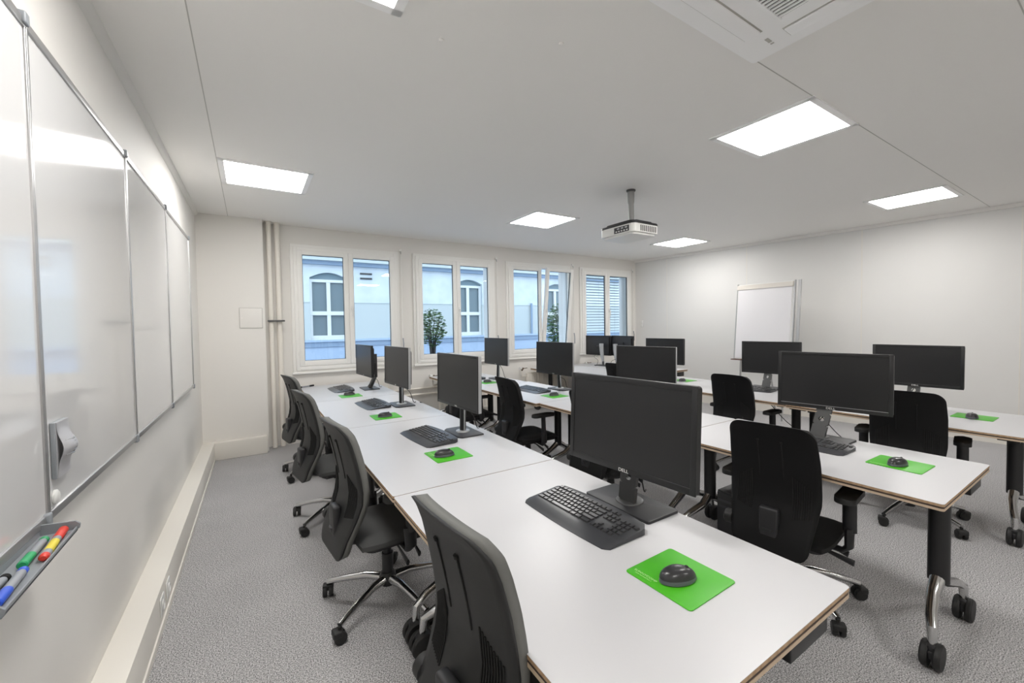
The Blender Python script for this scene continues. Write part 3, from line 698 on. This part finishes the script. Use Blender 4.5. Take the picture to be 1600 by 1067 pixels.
# ------------------------------------------------------------------ monitors
def monitor(kind, sc, ztop, ya, base, tilt, label, group='computer monitors', w_=.595, h_=.363, face=-1, logo=True, line=False, brot=0):
    """sc: centre of the screen face (x, y); ya: degrees the right-hand end is turned towards the table's far side; base: (x, y)"""
    bx, by = base
    t = thing('monitor', (bx, by, TZ), 0, label, 'monitor', group)
    zc = ztop - h_/2 - TZ
    # local head frame: x' = viewing depth (0 = front face, + backwards), y' = width, z' up
    if face < 0: rot = Matrix.Rotation(R(ya), 4, 'Z')
    else: rot = Matrix.Rotation(PI + R(ya), 4, 'Z')
    H = Matrix.Translation((sc[0]-bx, sc[1]-by, zc)) @ rot @ Matrix.Rotation(R(tilt), 4, 'Y')
    thick = .052 if kind == 'wide' else .045
    side = 'silver' if kind == 'slim' else 'bezel'
    Rm = Matrix(((0, 0, 1, 0), (1, 0, 0, 0), (0, 1, 0, 0), (0, 0, 0, 1)))   # prism xy -> y'z', extrude -> x'
    m_ = MB(); rad = .012 if kind == 'wide' else .006
    o_ = rrect(w_/2, h_/2, rad, 5)
    m_.prism(o_, .004, .026, side, H @ Rm); m_.prism(rrect(w_/2-.03, h_/2-.03, .02, 5), .026, thick, 'plast', H @ Rm, bev=.0)
    m_.prism(rrect(.075, .075, .01, 4), thick, thick+.012, 'plast', H @ Rm); m_.build('housing', t)
    m_ = MB(); bz, oi = (.021, .024) if kind == 'wide' else (.015, .018)
    sides = [((-.0, -w_/2, -h_/2), (.005, -w_/2+bz, h_/2)), ((0, w_/2-bz, -h_/2), (.005, w_/2, h_/2)), ((0, -w_/2+bz, h_/2-bz), (.005, w_/2-bz, h_/2)), ((0, -w_/2+bz, -h_/2), (.005, w_/2-bz, -h_/2+oi))]
    for a_, b_ in sides: m_.box((a_[0]-.0015, a_[1], a_[2]), b_, 'bezel', .0012, H)
    if line: m_.box((-.0025, -w_/2+.02, -h_/2+oi-.002), (-.001, w_/2-.02, -h_/2+oi), 'silver', 0, H)
    m_.build('bezel', t)
    m_ = MB(); m_.box((.0012, -w_/2+bz, -h_/2+oi), (.004, w_/2-bz, h_/2-bz), 'screen', 0, H); m_.build('screen', t)
    if logo:
        me = text_mesh('DELL', .0185 if kind == 'wide' else .013, 'white', .0003, 1.2)
        o_ = bpy.data.objects.new('logo', me); C.objects.link(o_); o_.parent = t
        # text xy -> -y' z'
        o_.matrix_local = H @ Matrix(((0, 0, -1, -.0022), (-1, 0, 0, 0), (0, 1, 0, -h_/2+.0095), (0, 0, 0, 1)))
    # anchor behind the panel
    A = H @ Vector((thick+.010, 0, -.02)); lo = H @ Vector((thick+.004, 0, -h_/2+.02))
    Bm = MB(); yb = .175 if kind == 'wide' else .145
    pts = rrect(.092, yb, .012, 4)
    if kind == 'slim': pts = [(-.092, -yb+.03), (-.065, -yb), (.09, -yb), (.092, yb), (-.065, yb), (-.092, yb-.03)]
    Bm.prism(pts, .0005, .011, 'plast' if kind == 'wide' else 'plast2', Matrix.Rotation(R(brot), 4, 'Z'), bev=.002); Bm.build('base', t)
    m_ = MB()
    if kind == 'wide':
        m_.lathe((0, 0, 0), [(.058, .0108), (.056, .016), (.05, .017)], 'neck', 28); dsk = m_.build('swivel_disc', t)
        m_ = MB()
        # flat plate leaning from the disc up to the panel, with a round cable hole
        p0 = Vector((-.015, 0, .014)); p1 = Vector((A.x, A.y, A.z+.05)); n_ = 9
        d_ = (p1-p0); L = d_.length; X_ = d_.normalized(); Yv = Vector((0, 1, 0)); Zv = X_.cross(Yv).normalized(); Yv = Zv.cross(X_).normalized()
        P4 = Matrix(((X_.x, Yv.x, Zv.x, p0.x), (X_.y, Yv.y, Zv.y, p0.y), (X_.z, Yv.z, Zv.z, p0.z), (0, 0, 0, 1)))
        hc = min(.115, L*.42); hr = .016; n2 = 20
        for q in range(n2):
            a0, a1 = 2*PI*q/n2, 2*PI*(q+1)/n2
            def sq(a_):
                c_, s_ = math.cos(a_), math.sin(a_); k2 = .042/max(abs(c_), abs(s_)); return (hc+k2*c_, k2*s_)
            i0, i1 = (hc+hr*math.cos(a0), hr*math.sin(a0)), (hc+hr*math.cos(a1), hr*math.sin(a1))
            m_.prism([i0, sq(a0), sq(a1), i1], -.008, .008, 'neck', P4)
        m_.box((0, -.042, -.008), (hc-.042, .042, .008), 'neck', 0, P4); m_.box((hc+.042, -.042, -.008), (L, .042, .008), 'neck', 0, P4)
        m_.build('neck', t)
    elif kind == 'slim':
        m_.lathe((0, 0, 0), [(.050, .0108), (.048, .018), (.04, .020)], 'silver', 28); m_.build('swivel_disc', t)
        m_ = MB(); q0 = Vector((0, 0, .02)); q1 = Vector((A.x, A.y, A.z+.06))
        for s_ in (-.026, .026): m_.tube([q0+Vector((0, s_, 0)), q1+Vector((0, s_, 0))], .006, 'silver', 8)
        m_.tube([q0, q1], .022, 'plast', 10, flat=1.05); m_.build('neck', t)
    elif kind == 'lean':
        m_.tube([(.0, 0, .012), (.02, -.01, .05), (A.x+.085, A.y, .19)], [.030, .026, .024], 'neck', 4); m_.build('neck', t)
        m_ = MB(); m_.box((A.x+.07, A.y-.025, .16), (A.x+.10, A.y+.025, A.z+.09), 'plast', .004); m_.box((A.x-.005, A.y-.03, A.z-.02), (A.x+.075, A.y+.03, A.z+.04), 'plast', .003); m_.build('upright', t)
    elif kind == 'arm':
        m_.tube([(0, 0, .012), (-.005, 0, .10)], .020, 'neck', 8); m_.tube([(-.005, 0, .08), (-.02, 0, .16), (-.035, 0, .28), (-.04, 0, .40)], [.020, .028, .032, .034], 'silver', 8, flat=1.3)
        m_.tube([(-.035, 0, A.z+.02), tuple(A)], .022, 'plast', 8); m_.build('neck', t)
    # cable
    m_ = MB(); s_ = -1 if face > 0 else 1
    P = [lo + Vector((0, .02, 0)), lo + Vector((s_*.05, .03, -.05)), Vector((s_*.10, .03, .10)), Vector((s_*.13, .035, .012)), Vector((s_*.16, .05, .004))]
    cv = []
    for i_ in range(len(P)-1):
        for q in range(4):
            u = q/4; p_ = [P[max(0, i_-1)], P[i_], P[i_+1], P[min(len(P)-1, i_+2)]]
            cv.append(.5*((2*p_[1]) + (p_[2]-p_[0])*u + (2*p_[0]-5*p_[1]+4*p_[2]-p_[3])*u*u + (3*p_[1]-p_[0]-3*p_[2]+p_[3])*u**3))
    cv.append(P[-1]); m_.tube([tuple(v_) for v_ in cv], .0032, 'rubber', 6); m_.build('cable', t)
    return t
monitor('wide', (1.226, 1.147), 1.283, 4, (1.325, 1.215), 3, 'large dark monitor nearest the camera on the left table row', w_=.605, h_=.372)
monitor('slim', (1.175, 2.634), 1.304, 3, (1.25, 2.70), 1, 'silver edged monitor second from the camera on the left row')
monitor('slim', (1.124, 3.874), 1.314, 4, (1.215, 4.02), 1, 'silver edged monitor third from the camera on the left row')
monitor('lean', (1.11, 5.13), 1.290, 4, (1.22, 5.33), 0, 'monitor on a leaning grey neck at the window end of the left row')
monitor('wide', (3.08, 1.14), 1.292, 9, (3.06, 1.20), 2, 'wide dark monitor at the near end of the middle row', line=True)
monitor('slim', (3.02, 2.58), 1.285, 11, (3.04, 2.66), 1, 'silver edged monitor right behind the large near monitor', logo=False)
monitor('slim', (2.85, 3.72), 1.300, 5, (3.02, 3.83), 1, 'silver edged monitor on the middle row beside the upright black chair')
monitor('slim', (2.80, 4.95), 1.325, 2, (2.93, 5.12), 1, 'small looking monitor at the window end of the middle row')
monitor('wide', (4.90, 1.18), 1.268, 3, (4.92, 1.20), 1, 'wide dark monitor at the far right of the photo on the third row')
monitor('wide', (4.90, 2.40), 1.268, 11, (4.90, 2.44), 1, 'wide dark monitor standing in front of the flipchart', logo=False)
monitor('wide', (4.91, 3.84), 1.276, 7, (4.93, 3.88), 1, 'dark monitor on the third row left of the flipchart', logo=False)
monitor('arm', (5.43, 5.70), 1.278, 8, (5.34, 5.50), 0, 'left one of two monitors seen from behind on pale curved stands', face=1, logo=False, w_=.58)
monitor('arm', (5.47, 5.14), 1.280, -10, (5.38, 5.20), 0, 'right one of two monitors seen from behind on pale curved stands', face=1, logo=False, w_=.60)

# ------------------------------------------------------------------ keyboards
KW, KL = .232, .495
def rows():
    P = .0222
    out = []
    for r_ in range(6):
        x = .072 - r_*.0225 - (0 if r_ else -.004)
        y = .226
        main = [13, 13, 13, 12, 11, 7][r_]
        ws = [1]*main
        if r_ == 0: ws = [1]*12
        if r_ == 1: ws[-1] = 2
        if r_ == 2: ws[0] = 1.5; ws[-1] = 1.5
        if r_ == 3: ws[0] = 1.8; ws[-1] = 2.2
        if r_ == 4: ws[0] = 2.2; ws[-1] = 2.8
        if r_ == 5: ws = [1.5, 1.2, 1.2, 5.4, 1.3, 1.4, 2.0]
        tot = sum(ws); sc_ = 14*P/tot
        for w_ in ws: out.append((x, y-w_*sc_/2, w_*sc_-.003)); y -= w_*sc_
        y = .226-14*P-.010
        nav = [2, 3, 3, 0, 1, 3][r_]
        for q in range(nav): out.append((x, y-(q+(.5 if nav != 1 else 1.5))*.0195, .0172))
        y -= 3*.0195+.008
        for q in range([0, 4, 3, 3, 3, 2][r_]): out.append((x, y-(q+.5)*.0203, .0178))
    return out
def make_keyboard(single):
    k_ = thing('keyboard', (0, 0, 0))
    m_ = MB(); n_ = 24; nx = 10
    def out(v):  # front and back x as a function of v in -1..1
        return -.116-.010*(1-v*v), .098+.020*(1-v*v)
    def zf(x): 
        return .012+.018*max(0, min(1, (x+.08)/.19)) - (.006 if x < -.09 else 0)
    top = []; bot = []
    for i_ in range(n_+1):
        v = -1+2*i_/n_; xf, xb = out(v); y = v*KL/2
        e = 1-max(0, abs(v)-.93)/.07
        xf += .018*(1-e)**2; xb -= .022*(1-e)**2
        top.append([m_.bm.verts.new((xf+(xb-xf)*j_/nx, y, zf(xf+(xb-xf)*j_/nx)-(.004 if j_ in (0, nx) or i_ in (0, n_) else 0))) for j_ in range(nx+1)])
        bot.append([m_.bm.verts.new((xf+(xb-xf)*j_/nx, y, .0008)) for j_ in range(nx+1)])
    for i_ in range(n_):
        for j_ in range(nx):
            key = 'krest' if j_ < 3 else 'kbody'
            m_._f([top[i_][j_], top[i_+1][j_], top[i_+1][j_+1], top[i_][j_+1]], key, True); m_._f([bot[i_][j_], bot[i_][j_+1], bot[i_+1][j_+1], bot[i_+1][j_]], 'kbody')
        m_._f([top[i_][0], bot[i_][0], bot[i_+1][0], top[i_+1][0]], 'krest', True); m_._f([top[i_][nx], top[i_+1][nx], bot[i_+1][nx], bot[i_][nx]], 'kbody', True)
    for j_ in range(nx):
        m_._f([top[0][j_], top[0][j_+1], bot[0][j_+1], bot[0][j_]], 'kbody', True); m_._f([top[n_][j_], bot[n_][j_], bot[n_][j_+1], top[n_][j_+1]], 'kbody', True)
    m_.build('keyboard_body', k_)
    def key(mm, x, y, w_):
        z = zf(x); a_, b_ = .0092, w_/2
        lo = [mm.bm.verts.new(p) for p in ((x-a_, y-b_, z-.002), (x+a_, y-b_, z-.002), (x+a_, y+b_, z-.002), (x-a_, y+b_, z-.002))]
        i2 = .0022
        hi = [mm.bm.verts.new(p) for p in ((x-a_+i2, y-b_+i2, z+.0045), (x+a_-i2, y-b_+i2, z+.0055), (x+a_-i2, y+b_-i2, z+.0055), (x-a_+i2, y+b_-i2, z+.0045))]
        mm._f(hi, 'keyc'); mm._f(lo[::-1], 'keyc')
        for q in range(4): mm._f([lo[q], lo[(q+1) % 4], hi[(q+1) % 4], hi[q]], 'keyc')
    if single:
        for x, y, w_ in rows():
            mm = MB(); key(mm, x, y, w_); mm.build('key', k_)
    else:
        mm = MB()
        for x, y, w_ in rows(): key(mm, x, y, w_)
        mm.build('keys', k_)
    return k_
KB = {}
def keyboard(x, y, rz, single, label):
    if single not in KB: KB[single] = make_keyboard(single); o_ = KB[single]
    else: o_ = dup(KB[single])
    o_.location = (x, y, TZ); o_.rotation_euler = (0, 0, R(rz)); tag(o_, label, 'keyboard', 'black keyboards on the tables')
keyboard(1.085, 1.245, 1, True, 'black keyboard nearest the camera, before the large near monitor')
keyboard(1.005, 2.725, 4, True, 'black keyboard on the left row, second from the camera')
keyboard(.985, 4.18, 3, False, 'black keyboard on the left row, third from the camera')
keyboard(.915, 5.46, 2, False, 'black keyboard at the window end of the left row')
keyboard(2.85, 1.205, 0, True, 'black keyboard partly hidden by the near black chair')
keyboard(2.72, 2.62, 0, False, 'black keyboard hidden behind the large near monitor')
keyboard(2.71, 3.96, 2, False, 'black keyboard on the middle row beside the upright black chair')
keyboard(2.66, 5.42, 3, False, 'black keyboard at the window end of the middle row')
keyboard(4.66, 1.25, 0, False, 'black keyboard behind the right hand chair on the third row')
keyboard(4.66, 2.50, 6, False, 'black keyboard on the third row below the flipchart')
keyboard(4.68, 3.80, 0, False, 'black keyboard on the third row hidden behind a monitor')

# ------------------------------------------------------------------ mouse mats and mice
def make_mat(detail):
    m_ = MB(); m_.prism(rrect(.110, .1125, .010, 5), .0004, .0030, 'green', bev=.0006); m_.prism(rrect(.109, .1115, .010, 5), .0001, .0005, 'plast')
    o_ = m_.build('mouse_mat')
    if detail:
        for s_, sz, x in (('SUNNYCOMP', .0120, -.080), ('YOUR PARTNER FOR IT', .0052, -.091)):
            me = text_mesh(s_, sz, 'greent', .00008, 1.1); t = bpy.data.objects.new('printed_text', me); C.objects.link(t); t.parent = o_
            t.matrix_local = Matrix(((0, 1, 0, x), (-1, 0, 0, .060 if sz > .01 else .060), (0, 0, 1, .00315), (0, 0, 0, 1)))
    return o_
def make_mouse():
    c = thing('computer_mouse', (0, 0, 0))
    def prof(sc_, zmul, z0):
        def fn(u, v):
            t = u*2*PI; p = v*PI/2
            x = .060*math.cos(t); y = .0355*math.sin(t)*(1-.14*math.cos(t)**2*(1 if abs(t-PI) > PI/2 else .3))
            r_ = math.cos(p)**.55*sc_
            h_ = .034*zmul*math.sin(p)*(1-.25*max(0, math.cos(t))*math.cos(p))
            return (x*r_, y*r_, z0+h_)
        return fn
    m_ = MB(); m_.grid(prof(1, .70, .002), 33, 10, 'mgrey'); bmesh.ops.remove_doubles(m_.bm, verts=m_.bm.verts, dist=1e-5); m_.lathe((0, 0, 0), [(.032, .0008), (.032, .003)], 'plast', 16); m_.build('mouse_body', c)
    m_ = MB(); 
    def cap(u, v):
        t = u*2*PI; p = R(16)+v*(PI/2-R(16)); x = .0595*math.cos(t); y = .034*math.sin(t)
        r_ = math.cos(p)**.55
        return (x*r_-.001, y*r_, .004+.0345*math.sin(p)*(1-.25*max(0, math.cos(t))*math.cos(p)))
    m_.grid(cap, 33, 10, 'keyc'); bmesh.ops.remove_doubles(m_.bm, verts=m_.bm.verts, dist=1e-5); m_.build('top_shell', c)
    m_ = MB(); m_.lathe((.028, 0, .031), [(.006, -.0035), (.0075, -.002), (.0075, .002), (.006, .0035)], 'rubber', 14, 'y'); m_.build('scroll_wheel', c)
    return c
MAT = {}; mouse0 = None
SPOTS = [((1.055, .775), 1, True, (1.035, .765), -18, 'nearest the camera'), ((.960, 2.283), 0, True, (.930, 2.27), -8, 'on the left row, second from the camera'),
         ((.945, 3.58), 0, False, (.935, 3.56), -5, 'on the left row, third from the camera'), ((.915, 4.90), 0, False, (.915, 4.96), 0, 'at the window end of the left row'),
         ((2.830, .738), -1, True, (2.80, .738), -14, 'at the near end of the middle row'), ((2.69, 3.50), 0, False, (2.69, 3.51), 0, 'on the middle row beside the upright chair'),
         ((2.63, 4.86), 0, False, (2.63, 4.88), 0, 'at the window end of the middle row'), ((4.63, .775), 0, False, (4.56, .775), 5, 'on the third row at the right edge'),
         ((4.74, 3.39), 0, False, (4.64, 3.35), 0, 'on the third row left of the flipchart'), ((2.72, 2.10), 0, False, (2.72, 2.10), 0, 'on the middle row hidden behind the large near monitor')]
for (mx_, my), rz, det, (ux, uy), uz, wh in SPOTS[:-1]:
    if det not in MAT: MAT[det] = make_mat(det); o_ = MAT[det]
    else: o_ = dup(MAT[det])
    o_.location = (mx_, my, TZ); o_.rotation_euler = (0, 0, R(rz)); tag(o_, 'bright green mouse mat ' + wh, 'mouse mat', 'green mouse mats')
    if mouse0 is None: mouse0 = make_mouse(); o_ = mouse0
    else: o_ = dup(mouse0)
    o_.location = (ux, uy, TZ+.0032); o_.rotation_euler = (0, 0, R(uz)); tag(o_, 'black and grey mouse on the green mat ' + wh, 'mouse', 'computer mice on green mats')
# marker lying on the far table
p = pen(.60, 5.99, 'slot', R(-60), 'dark marker pen lying on the far left table under the window', capend=1); p.location.z = TZ+.0108
m_ = MB(); m_.box((-.011, -.026, .0), (.011, .026, .010), 'white', .003); o_ = m_.build('wireless_receiver'); o_.location = (2.775, 3.555, TZ); tag(o_, 'tiny white plug lying beside the mouse on the middle row', 'usb receiver')

# ------------------------------------------------------------------ computers and cables below the tables
def make_pc():
    c = thing('desktop_computer', (0, 0, 0))
    m_ = MB(); m_.box((-.20, -.055, .0), (.20, .055, .36), 'black', .006); m_.build('case', c)
    m_ = MB(); m_.box((-.208, -.052, .02), (-.199, .052, .35), 'plast', .003); f = m_.build('front_panel', c)
    m_ = MB(); m_.box((-.2095, -.045, .29), (-.207, .045, .305), 'plast2'); m_.box((-.2095, -.045, .25), (-.207, .045, .265), 'plast2'); m_.lathe((-.2085, 0, .20), [(.008, -.001), (.008, .001)], 'silver', 12, 'x'); m_.build('drive_slot', f)
    return c
pc0 = None
PCS = [(2.84, 1.58, .0, 'black desktop computer on the floor behind the near black chair'), (.93, 1.66, .335, 'black desktop computer hung under the far end of the nearest table'),
       (.93, 3.12, .335, 'black desktop computer hung under the second table of the left row'), (2.86, 3.05, 0, 'black desktop computer on the floor under the middle row'),
       (.93, 4.50, .335, 'black desktop computer hung under the third table of the left row')]
for x, y, z, lb in PCS:
    if pc0 is None: pc0 = make_pc(); o_ = pc0
    else: o_ = dup(pc0)
    o_.location = (x, y, z)
    if z: m_ = MB(); m_.box((-.06, -.062, -.006), (.06, .062, .0), 'black'); m_.box((-.06, -.062, -.006), (.06, -.056, TZ-.031-z), 'black'); m_.box((-.06, .056, -.006), (.06, .062, TZ-.031-z), 'black'); m_.build('hanger', o_)
    tag(o_, lb, 'computer', 'desktop computers under the tables')
def cable(pts, lab, r_=.004):
    P = [Vector(p) for p in pts]; cv = []
    for i_ in range(len(P)-1):
        for q in range(5):
            u = q/5; p_ = [P[max(0, i_-1)], P[i_], P[i_+1], P[min(len(P)-1, i_+2)]]
            cv.append(.5*((2*p_[1]) + (p_[2]-p_[0])*u + (2*p_[0]-5*p_[1]+4*p_[2]-p_[3])*u*u + (3*p_[1]-p_[0]-3*p_[2]+p_[3])*u**3))
    cv.append(P[-1]); m_ = MB(); m_.tube([tuple(v_) for v_ in cv], r_, 'rubber', 7)
    tag(m_.build('cable'), lab, 'cable', 'cables below the tables')
cable([(4.68, 1.90, .66), (4.72, 1.80, .52), (4.74, 1.72, .42), (4.72, 1.60, .30), (4.70, 1.5, .01)], 'black cable hanging under the third row, nearer the right edge')
cable([(4.62, 2.30, .66), (4.66, 2.12, .45), (4.70, 1.95, .34), (4.78, 1.85, .30), (4.8, 1.8, .01)], 'black cable hanging under the third row below the wide monitor')
cable([(1.40, 4.02, .745), (1.428, 3.98, .71), (1.45, 3.90, .5), (1.44, 3.8, .2), (1.42, 3.7, .01)], 'black cable dropping over the edge of the third left table')

# ------------------------------------------------------------------ outside: courtyard and the building opposite
gd = MB(); gd.box((-8, YW+.26, -.3), (22, 13.0, .0), 'ground'); tag(gd.build('courtyard_ground'), kind='structure')
FY = 13.0
fb = thing('opposite_building', (0, FY, 0), 0, 'pale building with arched windows across the courtyard', 'building')
m_ = MB(); WX = [(1.43, 2.42), (5.85, 6.85), (9.65, 10.65), (13.9, 14.9), (-2.9, -1.9)]
xs = [-8] + sorted([v for p_ in WX for v in p_]) + [20]
for i_ in range(0, len(xs), 2):
    m_.box((xs[i_], 0, 1.12), (xs[i_+1], .4, 2.22), 'facl'); m_.box((xs[i_], -.02, 2.22), (xs[i_+1], .4, 3.28), 'fac')
for a, b in WX:
    pts = [(a, 3.28), (a, 2.92)] + [(a+(b-a)*q/10, 2.92+.15*math.sin(PI*q/10)) for q in range(1, 10)] + [(b, 2.92), (b, 3.28)]
    m_.prism(pts, 0, .4, 'fac', Matrix(((1,0,0,0),(0,0,1,-.02),(0,1,0,0),(0,0,0,1))))
m_.build('wall', fb)
m_ = MB(); m_.box((-8, -.06, 0), (20, .4, 1.12), 'facb'); m_.box((-8, -.10, .96), (20, 0, 1.10), 'facd'); m_.box((-8, -.14, 1.10), (20, 0, 1.16), 'facb'); m_.box((-8, -.12, .0), (20, 0, .50), 'facd'); m_.build('plinth', fb)
m_ = MB(); m_.box((-8, -.30, 3.38), (20, .4, 3.48), 'facl'); m_.box((-8, -.16, 3.28), (20, .4, 3.38), 'facd'); m_.build('cornice', fb)
m_ = MB(); m_.quad([(-8, -.32, 3.48), (20, -.32, 3.48), (20, 2.8, 6.0), (-8, 2.8, 6.0)], 'roof'); m_.box((-8, -.32, 3.48), (20, -.26, 3.60), 'roof'); m_.build('roof', fb)
for a, b in WX:
    wd = MB(); t = .07; y0, y1 = .10, .16
    for xx in ((a, a+t), ((a+b)/2-.05, (a+b)/2+.05), (b-t, b)): wd.box((xx[0], y0, 1.22), (xx[1], y1, 2.86), 'white')
    for zz in ((1.16, 1.28), (1.86, 1.97), (2.80, 2.88)): wd.box((a, y0-.01, zz[0]), (b, y1, zz[1]), 'white')
    o_ = wd.build('window', fb)
    g = MB(); g.box((a+.02, .18, 1.2), (b-.02, .19, 3.16), 'fwin'); g.build('window_pane', o_)
    g = MB(); g.prism([(a, 2.88), (b, 2.88), (b, 2.95)] + [(b-(b-a)*q/10, 2.92+.14*math.sin(PI*q/10)) for q in range(1, 10)] + [(a, 2.95)], 0, .03, 'blindg', Matrix(((1,0,0,0),(0,0,1,.12),(0,1,0,0),(0,0,0,1)))); g.build('roller_box', o_)
m_ = MB()
for z in (2.92, 3.06): m_.box((2.78, -.05, z), (3.12, .0, z+.05), 'plast2')
m_.build('air_vent', fb)
m_ = MB(); m_.tube([(8.9, -.07, 1.15), (8.9, -.07, 2.3)], .04, 'facd', 8); m_.tube([(2.46, -.06, 2.9), (2.46, -.06, 3.3)], .015, 'facb', 6); m_.build('down_pipe', fb)
def shrub(x, y, z0, h, rad, n, label, seed):
    rnd = random.Random(seed); c = thing('shrub', (x, y, 0), 0, label, 'shrub', 'shrubs in the courtyard')
    m_ = MB(); tips = []
    for q in range(9):
        a_ = rnd.uniform(0, 2*PI); r_ = rnd.uniform(.3, .9)*rad; zt_ = z0+h*rnd.uniform(.5, .9)
        m_.tube([(0, 0, .0), (r_*.3*math.cos(a_), r_*.3*math.sin(a_), z0+h*.2), (r_*math.cos(a_), r_*math.sin(a_), zt_)], [.025, .016, .006], 'bark', 6)
    m_.build('stem', c)
    m_ = MB()
    for q in range(n):
        while True:
            p_ = Vector((rnd.uniform(-1, 1), rnd.uniform(-1, 1), rnd.uniform(-1, 1)))
            if .35 < p_.length < 1: break
        cx_, cy_, cz_ = p_.x*rad, p_.y*rad, z0+h*.55+p_.z*h*.5
        s_ = rnd.uniform(.035, .07); T2 = Matrix.Translation((cx_, cy_, cz_)) @ Matrix.Rotation(rnd.uniform(0, 6.3), 4, 'Z') @ Matrix.Rotation(rnd.uniform(-1, 1), 4, 'X')
        m_._f([m_.bm.verts.new(T2 @ Vector(v_)) for v_ in ((-s_, 0, 0), (0, -s_*.45, 0), (s_, 0, .01), (0, s_*.45, 0))], 'leaf')
    m_.build('foliage', c)
shrub(3.88, 10.1, .90, 1.00, .36, 800, 'light green shrub seen through the second window', 3)
shrub(8.32, 10.6, .30, 1.80, .38, 1500, 'dense dark green shrub seen through the tilted window', 5)
shrub(3.75, 9.6, .25, .50, .45, 500, 'low bushy shrub at the foot of the second window', 9)
